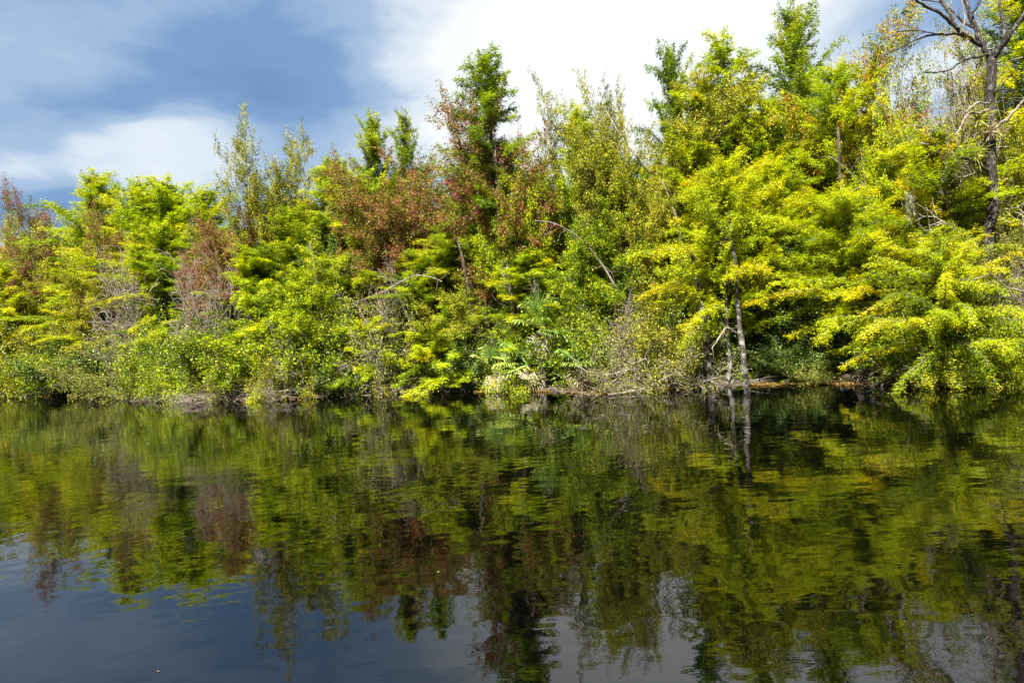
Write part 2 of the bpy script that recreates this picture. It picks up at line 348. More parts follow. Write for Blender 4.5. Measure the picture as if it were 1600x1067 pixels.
# ------------------------------------------------------------------ placing things
def tag(o, label=None, cat=None, group=None, kind=None):
    if label: o['label'] = label
    if cat: o['category'] = cat
    if group: o['group'] = group
    if kind: o['kind'] = kind
    return o
BPX = [-500, -250, 0, 160, 300, 430, 600, 800, 950, 1100, 1300, 1450, 1560, 1750, 2000]
BPY = [610, 612, 619, 622, 627, 624, 615, 612, 614, 603, 601, 603, 603, 606, 610]
BK = []
for x, y in zip(BPX, BPY):
    d = ray(x, y); BK.append(CAMH/(-d.z)*d.y)
def bank(px): return float(np.interp(px, BPX, BK))
BX = [((x-800)/FPX) for x in BPX]
BXY = [at(x, y, D) for x, y, D in zip(BPX, BPY, BK)]
def bankY(x): return float(np.interp(x, [p.x for p in BXY], [p.y for p in BXY]))
def groundz(x, y):
    s = y-bankY(x)+.35*math.sin(x*1.3)+.25*math.sin(x*2.9+1)+.15*math.sin(x*6.1)-.1
    return float(np.interp(s, [-6, -1, 0.15, 1.0, 4, 40], [-1.6, -.5, 0.0, .18, .35, .6]))

RNG = random.Random(7)
used = {}
def part(name, me, parent, palmat=None):
    o = bpy.data.objects.new(name, me); COL.objects.link(o); o.parent = parent
    if palmat:
        o.material_slots[0].link = 'OBJECT'; o.material_slots[0].material = palmat
    return o
def place(kind, px, py, off, wpx, pal, name, label, cat='tree', group=None, var=None, rot=None, bark=None):
    """a plant whose top shows at photo pixel (px,py), 'off' metres behind the water's edge, about wpx pixels wide"""
    D = bank(px)+off; P = at(px, py, D)
    i = used.get(kind, 0) if var is None else var; used[kind] = i+1
    L = LIB[kind][i % len(LIB[kind])]
    gz = groundz(P.x, P.y)-.08
    sz = (P.z-gz)/L['H']; sxy = wpx*(1.0 if kind in ('cyplay', 'cypdroop') else 1.2)*D/FPX/L['W']
    sxy = min(max(sxy, sz*.55), sz*2.0)
    e = bpy.data.objects.new(name, None); COL.objects.link(e)
    e.empty_display_size = .3
    e.location = (P.x, P.y, gz); e.rotation_euler = (0, 0, RNG.uniform(0, 6.28) if rot is None else rot); e.scale = (sxy, sxy, sz)
    part(L['tn'], L['t'], e, BARK[bark] if bark else None)
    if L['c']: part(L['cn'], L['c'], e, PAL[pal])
    return tag(e, label, cat, group)

CT, ST, BT = 'cypress_tree', 'maple_tree', 'broadleaf_tree'
SK, EV = 'trees forming the skyline', None
TREES = [
 # ---- far left skyline
 ('sparse', 14, 332, 6, 110, 'olive', BT, 'thin olive leafed tree at the far left end of the tree line', 'tree'),
 ('sparse', 78, 304, 7, 110, 'purple', ST, 'sparse purple brown tree, leftmost one breaking the skyline', 'tree'),
 ('cypround', 148, 280, 8, 110, 'lime', CT, 'lime green tree peak with a small tuft on top at upper left', 'tree'),
 ('cypround', 205, 290, 9, 130, 'lime', BT, 'rounded lime green crown right of the tufted peak at upper left', 'tree'),
 ('cypround', 262, 294, 8, 140, 'lime', BT, 'rounded yellow green crown, middle of the lime hump at left', 'tree'),
 ('cypround', 318, 304, 9, 120, 'lime', BT, 'right hand shoulder of the lime green hump at left', 'tree'),
 ('sparse', 345, 320, 3.0, 190, 'red', ST, 'red brown tree beside the lime hump, left of the tall thin pair', 'tree'),
 ('leafy', 100, 372, 4, 90, 'green', BT, 'bright green tuft below the purple brown tree at left', 'tree'),
 ('sparse', 172, 332, 5, 90, 'red', ST, 'rusty patch of leaves below the lime hump at upper left', 'tree'),
 ('leafy', 50, 372, 3.5, 120, 'lime', CT, 'feathery lime tree in front of the purple brown tree at left', 'tree'),
 ('cyp', 242, 356, 3.5, 90, 'lime', CT, 'narrow green feathery tree beside the grey dead shrub at left', 'tree'),
 ('sparse', 300, 372, 2.5, 90, 'purple', ST, 'dark wine coloured tree low on the left above the bank shrubs', 'tree'),
 ('cypround', 15, 420, 2, 120, 'lime', CT, 'low lime feathery tree at the left edge of the picture', 'tree'),
 ('leafy', 140, 415, 2, 110, 'olive', BT, 'olive leafy tree left of the grey dead shrub', 'tree'),
 ('cypround', 388, 396, 3, 130, 'lime', CT, 'yellow green feathery tree below the red brown tree at left', 'tree'),
 ('sparse', 365, 350, 3.6, 90, 'red', ST, 'small rusty tree under the left one of the tall thin pair', 'tree'),
 # ---- tall thin pair
 ('sparse', 402, 216, 4.6, 105, 'olive', BT, 'left one of the two tall thin olive trees standing against blue sky', 'tree'),
 ('sparse', 482, 210, 4.8, 135, 'olive', BT, 'right one of the two tall thin trees, open with upright leaf tufts', 'tree'),
 ('cyptall', 515, 262, 5, 90, 'lime', CT, 'slim lime tree right behind the tall thin pair', 'tree'),
 ('cypround', 455, 335, 3.5, 120, 'green', CT, 'mid green feathery tree under the open thin tree', 'tree'),
 ('cypround', 545, 280, 4, 140, 'lime', CT, 'broad yellow green tree in front of the dark topped pine like tree', 'tree'),
 ('cypround', 580, 193, 6, 80, 'green', CT, 'dark green narrow top rising left of the rusty maple', 'tree'),
 ('cypround', 632, 190, 8, 60, 'green', CT, 'small round green top peeping over the rusty maple', 'tree'),
 ('sparse', 662, 246, 3.3, 215, 'red', ST, 'wide rusty orange maple, left of the tall purple one', 'tree'),
 ('sparse', 606, 262, 3.2, 140, 'red', ST, 'lower rusty maple in front of the wide rusty orange one', 'tree'),
 ('leafy', 500, 400, 2, 130, 'lime', CT, 'lime tree low in the wood below the right thin tree', 'tree'),
 ('leafy', 590, 390, 2.5, 120, 'olive', BT, 'olive tree low in the wood below the rusty maples', 'tree'),
 # ---- centre
 ('sparse', 716, 175, 3.4, 170, 'purple', ST, 'tall purple red maple whose tip meets the white cloud', 'tree'),
 ('sparse', 795, 180, 3.4, 180, 'red', ST, 'rusty brown maple on the right flank of the tall purple one', 'tree'),
 ('cyptall', 772, 93, 3.1, 115, 'green', CT, 'tallest centre tree, green open top above the purple maple', 'tree'),
 ('cyp', 705, 345, 2.6, 110, 'green', CT, 'deep green feathery tree below the purple maple', 'tree'),
 ('cypround', 765, 262, 3.2, 90, 'lime', CT, 'yellow green tree in front of the tallest centre tree', 'tree'),
 ('upright', 868, 158, 5.0, 120, 'olive', BT, 'thin brownish tree with bare spiky tip at top centre', 'tree'),
 ('cypround', 900, 180, 5, 100, 'lime', CT, 'yellow green cone left of the notch of sky at centre', 'tree'),
 ('leafy', 850, 252, 3.5, 150, 'lime', BT, 'bright fresh green broad tree under the brownish spiky one', 'tree'),
 ('leafy', 905, 330, 2.5, 160, 'green', BT, 'small leafed green tree filling the centre of the wood', 'tree'),
 ('cypround', 650, 400, 2, 120, 'lime', CT, 'feathery lime tree under the lower rusty maple', 'tree'),
 ('leafy', 760, 380, 2, 120, 'olive', BT, 'olive leafed tree around the slim pale trunk at centre', 'tree'),
 ('sparse', 962, 165, 3.8, 120, 'olive', BT, 'thin tree with leaning pale limb by the notch of sky', 'tree'),
 ('sparse', 1022, 160, 3.8, 240, 'olive', BT, 'open olive brown tree right of the notch of sky', 'tree'),
 ('cypround', 1052, 90, 6.5, 70, 'green', CT, 'dense green round top just right of the open olive brown tree', 'tree'),
 ('sparse', 958, 140, 4.6, 120, 'olive', BT, 'small open crown right beside the notch of sky, left of the large olive brown one', 'tree'),
 ('leafy', 985, 240, 3, 150, 'olive', BT, 'olive green broad tree below the notch of sky', 'tree'),
 # ---- right
 ('cyptall', 1143, 67, 5.2, 130, 'lime', CT, 'tall lime tree left of the highest green crown', 'tree'),
 ('cypround', 1100, 130, 4.6, 130, 'olive', CT, 'olive tree between the round green top and the tall lime tree', 'tree'),
 ('cypround', 1238, 26, 6.5, 120, 'green', CT, 'green crown highest in the picture, left of the orange tree', 'tree'),
 ('sparse', 1305, 62, 4.6, 180, 'orange', ST, 'tall tree with orange tipped leaves right of the highest green crown', 'tree'),
 ('cypround', 1185, 170, 4, 130, 'yellow', CT, 'golden feathery tree below the highest green crown', 'tree'),
 ('cyp', 1300, 118, 4, 150, 'lime', CT, 'golden tree with dark trunk in front of the orange tipped tree', 'tree'),
 ('sparse', 1375, 168, 4.5, 130, 'orange', ST, 'thin orange tipped tree reaching right into the white sky', 'tree'),
 ('leafy', 1395, 190, 3.5, 110, 'lime', BT, 'bright leafy tree below the thin orange tipped one', 'tree'),
 ('twiggy', 1480, 62, 5, 150, 'pale', BT, 'grey twiggy tree with few pale leaves left of the tall bare tree', 'tree'),
 ('leafy', 1450, 130, 6, 130, 'lime', BT, 'pale green tree filling behind the grey twiggy one', 'tree'),
 ('cyptall', 1585, -15, 5, 120, 'lime', CT, 'tall green tree at the top right corner behind the bare tree', 'tree'),
 ('sparse', 1560, 60, 6, 110, 'orange', ST, 'reddish leaved tree behind the fork of the tall bare tree', 'tree'),
 ('leafy', 1595, 150, 3, 140, 'olive', BT, 'olive tree at the right edge beside the bare trunk', 'tree'),
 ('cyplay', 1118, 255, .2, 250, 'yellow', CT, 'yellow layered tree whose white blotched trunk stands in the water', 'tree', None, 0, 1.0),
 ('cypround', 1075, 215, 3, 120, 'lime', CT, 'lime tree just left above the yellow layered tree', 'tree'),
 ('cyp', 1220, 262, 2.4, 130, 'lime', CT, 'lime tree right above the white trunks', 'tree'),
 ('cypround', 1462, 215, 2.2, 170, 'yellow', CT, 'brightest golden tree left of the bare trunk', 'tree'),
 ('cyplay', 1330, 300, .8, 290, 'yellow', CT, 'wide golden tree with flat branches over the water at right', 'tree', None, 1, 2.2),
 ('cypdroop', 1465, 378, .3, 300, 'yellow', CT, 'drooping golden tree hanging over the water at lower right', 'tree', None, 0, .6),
 ('leafy', 1030, 385, 1.5, 150, 'green', BT, 'dark glossy leafed tree left of the white trunks', 'tree'),
 ('leafy', 1245, 380, 2.6, 140, 'deep', BT, 'shaded green tree under the flat golden branches', 'tree'),  # deep leaf colour stands in for shade under the branches
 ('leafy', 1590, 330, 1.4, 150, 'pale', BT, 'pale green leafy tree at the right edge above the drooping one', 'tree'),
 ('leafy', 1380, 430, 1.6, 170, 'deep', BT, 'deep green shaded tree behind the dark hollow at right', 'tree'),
 ('cyp', 820, 400, 1.6, 110, 'lime', CT, 'lime feathery tree above the fan palms', 'tree'),
]
SHRUBS = [
 ('bush', 18, 500, .5, 110, 'lime', 'lime shrub at the left edge of the bank'),
 ('bush', 75, 482, 1.2, 130, 'olive', 'olive shrub near the left edge with paler twigs'),
 ('bush', 95, 545, .2, 110, 'green', 'green shrub touching the water near the left edge'),
 ('bush', 150, 520, .6, 120, 'pale', 'pale leafed shrub left of the grey dead shrub'),
 ('bush', 200, 548, .1, 110, 'pale', 'pale shrub under the grey dead shrub'),
 ('bush', 262, 520, .8, 120, 'green', 'fresh green shrub right of the grey dead shrub'),
 ('lowbush', 285, 572, .2, 90, 'lime', 'bright low shrub behind the left brush pile'),
 ('bush', 330, 500, 1.0, 130, 'green', 'dark green shrub above the brush pile'),
 ('bush', 365, 540, .4, 120, 'olive', 'olive shrub right over the brush pile'),
 ('bush', 425, 505, .8, 130, 'lime', 'lime shrub right of the brush pile'),
 ('bush', 448, 552, .3, 110, 'olive', 'twiggy olive shrub overhanging the water right of the brush pile'),
 ('cypsmall', 400, 440, 1.2, 140, 'lime', 'feathery lime sapling above the brush pile'),
 ('bush', 500, 480, 1.0, 130, 'green', 'green shrub in the dim stretch left of centre'),
 ('cypsmall', 575, 500, .3, 110, 'yellow', 'golden sapling with drooping sprays left of centre'),
 ('bush', 545, 545, .7, 100, 'deep', 'dark shrub at the water under the golden sapling'),
 ('twigbush', 625, 440, 1.0, 130, 'pale', 'pale bare twigged shrub above the golden saplings'),
 ('cypsmall', 665, 505, .3, 120, 'yellow', 'golden orange sapling drooping to the water, left of the palms'),
 ('cypsmall', 705, 478, .9, 110, 'lime', 'lime sapling left of the slim pale trunk'),
 ('bush', 740, 530, .6, 100, 'deep', 'deep green shrub left of the hanging dead frond'),
 ('lowbush', 805, 572, .0, 100, 'lime', 'bright lime low shrub at the water below the fan palm'),
 ('bush', 800, 500, 1.4, 110, 'green', 'fresh green shrub behind the hanging dead frond'),
 ('bush', 880, 480, 1.4, 130, 'green', 'green shrub right of the upright palm leaves'),
 ('bush', 935, 470, 1.0, 140, 'green', 'glossy green shrub above the bare white branches'),
 ('bush', 1000, 450, 1.2, 150, 'olive', 'olive shrub standing behind the twiggy waterside shrub'),
 ('twigbush', 955, 535, .0, 130, 'pale', 'bare twigged shrub left part of the waterside tangle'),
 ('twigbush', 1035, 505, -.1, 170, 'pale', 'yellowish twiggy shrub leaning over the water left of white trunks'),
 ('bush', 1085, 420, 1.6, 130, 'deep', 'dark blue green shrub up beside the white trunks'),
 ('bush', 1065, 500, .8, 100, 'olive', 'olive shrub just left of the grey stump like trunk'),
 ('bush', 1215, 500, 2.2, 130, 'deep', 'deep green shrub right of the white trunks'),  # leaf colour darkened to paint in the gloom below the right trees
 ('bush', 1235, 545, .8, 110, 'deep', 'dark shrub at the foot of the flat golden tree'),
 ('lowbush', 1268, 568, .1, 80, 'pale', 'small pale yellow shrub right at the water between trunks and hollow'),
 ('bush', 1300, 510, 1.4, 120, 'deep', 'dim shrub left of the dark hollow at right'),  # dark leaf colour stands in for shade beside the hollow
 ('bush', 1440, 500, .5, 140, 'green', 'green shrub right of the dark hollow, under the drooping tree'),
 ('lowbush', 1465, 560, -.1, 110, 'yellow', 'golden low shrub dipping in the water at right'),
 ('bush', 1520, 480, .5, 150, 'green', 'green shrub under the right side of the drooping tree'),
 ('lowbush', 1540, 555, .0, 100, 'green', 'low green shrub at the water near the right edge'),
 ('bush', 1590, 470, .6, 150, 'lime', 'lime shrub at the right edge of the bank'),
 ('bush', 1605, 540, .0, 100, 'lime', 'low lime shrub in the right corner of the bank'),
]
for r_ in TREES:
    a = list(r_)+[None]*4
    place(a[0], a[1], a[2], a[3], a[4], a[5], a[6], a[7], a[8], a[9], a[10], a[11])
for k, px, py, off, wp, pal, lb in SHRUBS:
    place(k, px, py, off, wp, pal, 'waterside_shrub', lb, 'shrub')
for px, py, off, wp, lb in [(610, 425, .9, 90, 'bare pale twigs arching above the golden saplings left of centre'),
                            (332, 405, 1.0, 70, 'bare brownish twigs right of the grey dead shrub on the left bank'),
                            (985, 470, .7, 90, 'bare twigs standing above the waterside tangle at centre right'),
                            (448, 540, .1, 90, 'bare dark twigs low over the water right of the brush pile'),
                            (196, 398, .7, 105, 'grey dead shrub of bare twigs on the left bank'),
                            (345, 375, 3.4, 80, 'bare twiggy shrub tangled below the red brown tree at left'),
                            (515, 470, 1.2, 90, 'bare pale shrub left of the golden saplings'),
                            (1500, 130, 3.2, 110, 'bare grey twigs beside the tall bare tree'),
                            (1580, 415, .9, 90, 'bare pale twigs in the gap at the right edge')]:
    place('dead', px, py, off, wp, None, 'dead_shrub', lb, 'shrub')

# ---- deeper wood
SKX = [-300, 0, 130, 300, 360, 430, 520, 600, 700, 800, 900, 950, 1000, 1100, 1180, 1240, 1300, 1400, 1500, 1600, 1900]
SKY = [370, 350, 312, 318, 352, 325, 295, 275, 265, 250, 240, 262, 225, 180, 165, 175, 150, 190, 165, 130, 140]
rr = random.Random(3)
for row, off in enumerate((5.5, 9, 14, 20)):
    px = -330+row*17
    while px < 1900:
        py = np.interp(px, SKX, SKY)+rr.uniform(5, 70)+(30 if row == 0 else 0)
        k = rr.choice(('cypround', 'leafy', 'cyp', 'leafy', 'cypround'))
        pal = rr.choice(('green', 'lime', 'olive', 'deep') if px > 500 else ('lime', 'green', 'lime', 'olive'))
        place(k, px, py, off+rr.uniform(-1, 1), rr.uniform(95, 135), pal, 'background_tree', 'green tree deep in the wood behind the front rows', 'tree', 'trees deep in the wood')
        px += rr.uniform(62, 95)
rr = random.Random(9)
px = -330
while px < 1850:
    off = rr.uniform(2.4, 3.6)
    place('bush', px, np.interp(px, [0, 800, 1600], [520, 480, 470])+rr.uniform(-20, 20), off, 150, 'deep' if 1080 < px < 1440 else rr.choice(('green', 'deep', 'olive')), 'understory_shrub',  # darkest leaf colour across the right stretch stands in for shade under the trees
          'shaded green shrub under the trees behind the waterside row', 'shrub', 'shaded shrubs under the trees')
    px += rr.uniform(55, 75)

# ------------------------------------------------------------------ hand drawn trunks
def polytube(G, pts, r0, r1, D, off=None, sides=8, sub=4, jit=.3, seed=1):
    rng = np.random.default_rng(seed)
    W = []
    for i, (x, y) in enumerate(pts):
        W.append(np.array(at(x, y, D+(off[i] if off else 0))))
    W = np.array(W); n = len(W)
    t = np.linspace(0, n-1, (n-1)*sub+1); Q = []
    for u in t:
        i = min(int(u), n-2); f = u-i
        p0, p1, p2, p3 = W[max(i-1, 0)], W[i], W[i+1], W[min(i+2, n-1)]
        Q.append(.5*((2*p1)+(-p0+p2)*f+(2*p0-5*p1+4*p2-p3)*f*f+(-p0+3*p1-3*p2+p3)*f**3))
    Q = np.array(Q); Rr = np.linspace(r0, r1, len(Q))*D/FPX
    Q[1:-1] += rng.normal(size=(len(Q)-2, 3))*Rr[1:-1, None]*jit
    Rr = Rr*(1+rng.normal(size=len(Rr))*.07)
    G.tube(Q, Rr, sides); return Q
def twigs_on(rng, G, Q, n, L, r=.006):
    for i in range(n):
        a = rng.integers(1, len(Q)-1); d = unit(rng.normal(size=3)+unit(Q[a+1-0 if a+1 < len(Q) else a]-Q[a-1])*.5)
        P = [Q[a]]
        for j in range(4): d = unit(d+rng.normal(size=3)*.3); P.append(P[-1]+d*L*rng.uniform(.6, 1.2)/4)
        G.tube(np.array(P), np.linspace(r, .003, 5), 3)
def root_at(name, p, label, cat, group=None):
    e = bpy.data.objects.new(name, None); COL.objects.link(e); e.location = p; e.empty_display_size = .3
    return tag(e, label, cat, group)
def child(G, name, m, root, smooth=True):
    me = G.mesh(name, m, smooth)
    co = np.empty(len(me.vertices)*3); me.vertices.foreach_get('co', co); co = co.reshape(-1, 3)-np.array(root.location)
    me.vertices.foreach_set('co', co.ravel()); me.update()
    return part(name, me, root)

DT = bank(1548)+1.2
base = at(1545, 600, DT); base.z = .1
snag = root_at('bare_tree', base, 'tall bare forked tree with dark trunk and white blotches near the right edge', 'tree')
G = Geo(); rg = np.random.default_rng(5)
Qt = polytube(G, [(1556, 640), (1549, 520), (1546, 400), (1550, 300), (1546, 205), (1549, 95), (1545, 80)], 9, 6.3, DT, sides=12, jit=.12)
child(G, 'trunk', BARK['snag'], snag)
limbs = [([(1548, 92), (1535, 70), (1522, 40), (1512, 10), (1505, -50), (1500, -130)], 7, 3, [0, 0, .1, .2, .4, .6]),
         ([(1549, 95), (1562, 76), (1580, 50), (1600, 22), (1625, -20), (1650, -80)], 7, 3, [0, -.2, -.4, -.5, -.6, -.8]),
         ([(1533, 72), (1510, 57), (1490, 40), (1470, 22), (1445, 9), (1425, -4), (1400, -30)], 5, 1.6, [0, -.2, -.4, -.6, -.8, -1, -1.2]),
         ([(1496, 45), (1483, 20), (1470, 2), (1462, -30), (1440, -80)], 3.4, 1.5, [-.4, -.2, 0, .2, .3]),
         ([(1520, 44), (1500, 30), (1484, 14), (1470, 4), (1440, 1)], 2.6, 1.2, [0, .2, .4, .6, .7]),
         ([(1568, 60), (1569, 40), (1562, 15), (1560, -10), (1552, -60)], 4, 2, [-.3, -.2, 0, .1, .2]),
         ([(1520, 20), (1528, 10), (1532, -5), (1545, -40)], 2.2, 1.2, None)]
for k, (pts, a, b, of) in enumerate(limbs):
    G = Geo(); Q = polytube(G, pts, a*.68, b*.7, DT, of, jit=.25, seed=k+3)
    twigs_on(rg, G, Q, 9, .8)
    child(G, 'limb', BARK['snag'], snag)
thin = [([(1512, 57), (1470, 54), (1430, 63), (1400, 78), (1376, 90)], 2, .8, [0, -.3, -.5, -.7, -.9]),
        ([(1462, 53), (1430, 48), (1400, 50)], 1.2, .6, [-.3, -.2, -.1]),
        ([(1545, 84), (1520, 90), (1500, 98), (1478, 112), (1442, 113)], 2, .9, [0, -.3, -.5, -.6, -.8]),
        ([(1546, 172), (1530, 178), (1512, 178), (1500, 200), (1492, 212)], 2.6, 1, [0, -.3, -.5, -.6, -.8]),
        ([(1546, 165), (1530, 160), (1520, 166), (1508, 176)], 1.8, 1, [0, -.4, -.6, -.7]),
        ([(1552, 205), (1572, 186), (1590, 168), (1612, 150)], 2.6, 1.8, [0, -.3, -.4, -.6]),
        ([(1546, 268), (1530, 258), (1515, 250), (1500, 247)], 3, 1.4, [0, -.3, -.5, -.7]),
        ([(1546, 300), (1532, 280), (1524, 265)], 2, 1, [0, -.2, -.3]),
        ([(1500, -5), (1508, 30), (1500, 52)], 1.2, .6, [-.4, -.5, -.5]),
        ([(1552, 150), (1562, 140), (1578, 146)], 1.6, .8, [0, -.3, -.4])]
for k, (pts, a, b, of) in enumerate(thin):
    G = Geo(); Q = polytube(G, pts, a, b, DT, of, sides=5, jit=.5, seed=k+30)
    twigs_on(rg, G, Q, 6, .5, .005)
    child(G, 'branch', BARK['pale' if k in (3, 4, 5, 8) else 'snag'], snag)

def air_plant(px, py, D, r, label, pal='pale', n=60):
    rng = np.random.default_rng(int(px)); G = Geo()
    c = np.array(at(px, py, D)); A = rvec(rng, n); A[:, 2] += .35; A /= np.linalg.norm(A, axis=1)[:, None]
    L = r*rng.uniform(.6, 1.2, n)
    # blades bend down at the tip: two segments each
    mid = c+A*L[:, None]*.55; A2 = A+np.array([0, 0, -.5])
    G.leaves(c+A*.01, A, rvec(rng, n), L*.75, .028, rng.uniform(.2, .9, n)); G.leaves(mid, A2, rvec(rng, n), L*.6, .016, rng.uniform(.2, .9, n))
    e = root_at('air_plant', c, label, 'air plant'); child(G, 'leaf_rosette', PAL[pal], e, False)
air_plant(1530, 187, DT-.25, .45, 'yellow green spiky air plant on the bare trunk beside the pale stubs', 'pale', 90)
air_plant(1524, 242, DT-.4, .42, 'pale spiky air plant on the lower left stub of the bare trunk', 'pale', 90)
air_plant(1549, 205, DT-.3, .3, 'brownish air plant clinging to the bare trunk below the yellow green one', 'dead')
air_plant(1508, 60, DT-.2, .16, 'small reddish air plant on the left limb of the bare tree', 'red')
air_plant(1413, 20, DT-.8, .12, 'tiny dark air plant at the end of a thin twig against the sky', 'deep', 30)
G = Geo()

TR = [  # slender trunks seen through the leaves
 ('pale slim trunk rising through the leaves at centre', [(774, 235), (776, 280), (778, 340), (783, 430), (788, 520), (796, 610)], 1.6, 3.6, 2.4, 'grey', 10),
 ('pale limb leaning left into the notch of sky', [(946, 172), (965, 205), (990, 240), (1015, 270), (1040, 295), (1070, 400), (1090, 610)], .9, 2, 2.6, 'pale', 14),
 ('long grey dead trunk arching down to the right through the centre', [(835, 345), (868, 350), (905, 372), (935, 405), (960, 445), (985, 490), (1010, 560), (1022, 610)], .8, 2.4, 1.3, 'grey', 16),
 ('dark straight trunk showing below the golden tree at right', [(1310, 200), (1311, 240), (1314, 290), (1320, 400), (1330, 600)], 1.8, 4, 3.0, 'dark', 8),
 ('dim grey trunk just left of the golden orange sapling', [(712, 370), (722, 400), (735, 470), (748, 540), (755, 612)], 1.5, 4, 1.6, 'dark', 10),
 ('white based trunk standing in the water, right of its twin', [(1140, 330), (1150, 430), (1156, 510), (1162, 560), (1166, 602)], 2.5, 6, -.15, 'white', 8),
 ('broad grey trunk left of the two white based trunks', [(1078, 380), (1092, 450), (1100, 510), (1106, 560), (1110, 605)], 3, 6.5, -.1, 'white', 10),
 ('thin pale dead trunk in the dark hollow at right', [(1400, 470), (1412, 530), (1422, 575), (1426, 604)], 1.3, 2, .1, 'pale', 6),
 ('short pale snag leaning in the leaves above the palms', [(792, 410), (796, 440), (800, 480), (810, 540), (815, 600)], 2.2, 3, 1.2, 'pale', 12),
 ('thin pale trunk right of the open thin tree', [(484, 380), (490, 410), (500, 470), (512, 560), (518, 620)], 1.8, 3, 2.2, 'grey', 12),
]
for k, (lb, pts, a, b, off, bk, nt_) in enumerate(TR):
    D = bank(pts[-1][0])+off
    p = at(*pts[-1], D); p.z = max(groundz(p.x, p.y), -.3)
    e = root_at('slender_tree', p, lb, 'tree'); G = Geo()
    Q = polytube(G, pts, a, b, D, [.15*math.sin(i*2.1+k) for i in range(len(pts))], jit=.2, seed=k+70)
    rg = np.random.default_rng(k+200); twigs_on(rg, G, Q, nt_, 1.1, .011); child(G, 'trunk', BARK[bk], e)

# ---- fan palms
def fan(G, GS, rng, o, d, Lp, Rf, t0, fold=.15, sag=.25):
    """petiole from o along d, then a fan of narrow blades"""
    P = [o]; dd = unit(d)
    for j in range(5): dd = unit(dd+np.array([0, 0, -sag*.3])); P.append(P[-1]+dd*Lp/5)
    GS.tube(np.array(P), np.linspace(.014, .008, 6), 4)
    c = P[-1]; side = unit(np.cross(dd, [0, 0, 1.])); upv = np.cross(side, dd)
    n = 26; an = np.linspace(-2.1, 2.1, n)+rng.normal(size=n)*.03
    A = dd[None]*np.cos(an)[:, None]+side[None]*np.sin(an)[:, None]+upv[None]*(fold*np.abs(np.sin(an)))[:, None]
    NN = upv[None]+side[None]*np.where(np.arange(n) % 2, .5, -.5)[:, None]
    L = Rf*(1-.25*np.abs(an)/2.1)*rng.uniform(.9, 1.1, n)
    G.leaves(np.repeat(c[None], n, 0), A, NN, L, .055, np.clip(t0+rng.normal(size=n)*.1, 0, 1))
    tip = c+A*L[:, None]*.8; A2 = A+np.array([0, 0, -.9])+rng.normal(size=(n, 3))*.15
    G.leaves(tip, A2, NN, L*.4, .028, np.clip(t0+.15+rng.normal(size=n)*.1, 0, 1))
def palm(px, py, off, H, nf, label, seed, dead=2, s=1.0):
    rng = np.random.default_rng(seed); D = bank(px)+off; p = at(px, py, D); p.z = groundz(p.x, p.y)-.05
    e = root_at('fan_palm', p, label, 'palm'); b = np.array(p)
    GT = Geo(); T = np.column_stack([b[0]+np.linspace(0, .1, 7), b[1]+np.zeros(7), b[2]+np.linspace(0, H, 7)])
    GT.tube(T, np.linspace(.15, .12, 7)*s, 10); top = T[-1]
    child(GT, 'trunk', BARK['dark'], e)
    for i in range(nf):
        a = i*2.4+rng.normal()*.2; ev = R(rng.uniform(5, 80))
        G, GS = Geo(), Geo()
        fan(G, GS, rng, top, np.array([math.cos(a)*math.cos(ev), math.sin(a)*math.cos(ev), math.sin(ev)]), rng.uniform(.5, .9)*s, rng.uniform(.55, .75)*s, rng.uniform(.3, .8))
        f = child(G, 'frond', PAL['palm'], e, False)
        st = GS.mesh('frond_stalk', PAL['palm'], True)
        co = np.empty(len(st.vertices)*3); st.vertices.foreach_get('co', co); co = co.reshape(-1, 3)-np.array(p); st.vertices.foreach_set('co', co.ravel())
        part('frond_stalk', st, f)
    for i in range(dead):
        a = -1.57+(i-.5*(dead-1))*1.1; G, GS = Geo(), Geo()
        fan(G, GS, rng, top+np.array([0, 0, -.05]), np.array([math.cos(a)*.6, math.sin(a)*.6, -.75]), .35*s, .7*s, rng.uniform(.5, .9), sag=.8)
        f = child(G, 'dead_frond', PAL['dead'], e, False)
palm(848, 600, .5, 2.1, 13, 'tallest fan palm, upright green leaves at centre', 1)
palm(822, 600, .1, .9, 10, 'low fan palm with yellowed leaf behind the bright lime shrub', 2, dead=1)
palm(772, 600, -.1, 1.1, 8, 'fan palm with white and yellow dead fronds hanging down', 3, dead=2, s=.8)
palm(905, 600, .0, .9, 9, 'fan palm with pinkish dead frond at the dark water edge', 4, dead=1, s=.8)
palm(1470, 600, 1.6, 2.4, 9, 'fan palm half hidden behind the drooping golden tree', 6, dead=1)

# ---- hanging moss
def moss(px, py, D, L, n, label):
    rng = np.random.default_rng(int(px)); G = Geo(); c = np.array(at(px, py, D))
    for i in range(n):
        o = c+rng.normal(size=3)*np.array([.07, .05, .05]); l = L*rng.uniform(.4, 1); m = 9
        z = np.arange(m)/m*l; P = o+np.column_stack([np.cumsum(rng.normal(size=m)*.012), np.cumsum(rng.normal(size=m)*.012), -z])
        G.leaves(P, np.tile([0, 0, -1.], (m, 1))+rng.normal(size=(m, 3))*.25, rvec(rng, m), l/m*1.6, .02, rng.uniform(0, 1, m))
    e = root_at('hanging_moss', c, label, 'moss'); child(G, 'moss_strands', PAL['moss'], e, False)
moss(790, 408, bank(790)+.9, 1.5, 60, 'long grey green moss beard beside the slim pale trunk at centre')
moss(835, 425, bank(835)+1.0, 1.0, 36, 'shorter moss tuft right of the long moss beard')
moss(1420, 300, bank(1420)+.6, .9, 30, 'moss tuft in the golden tree left of the bare trunk')

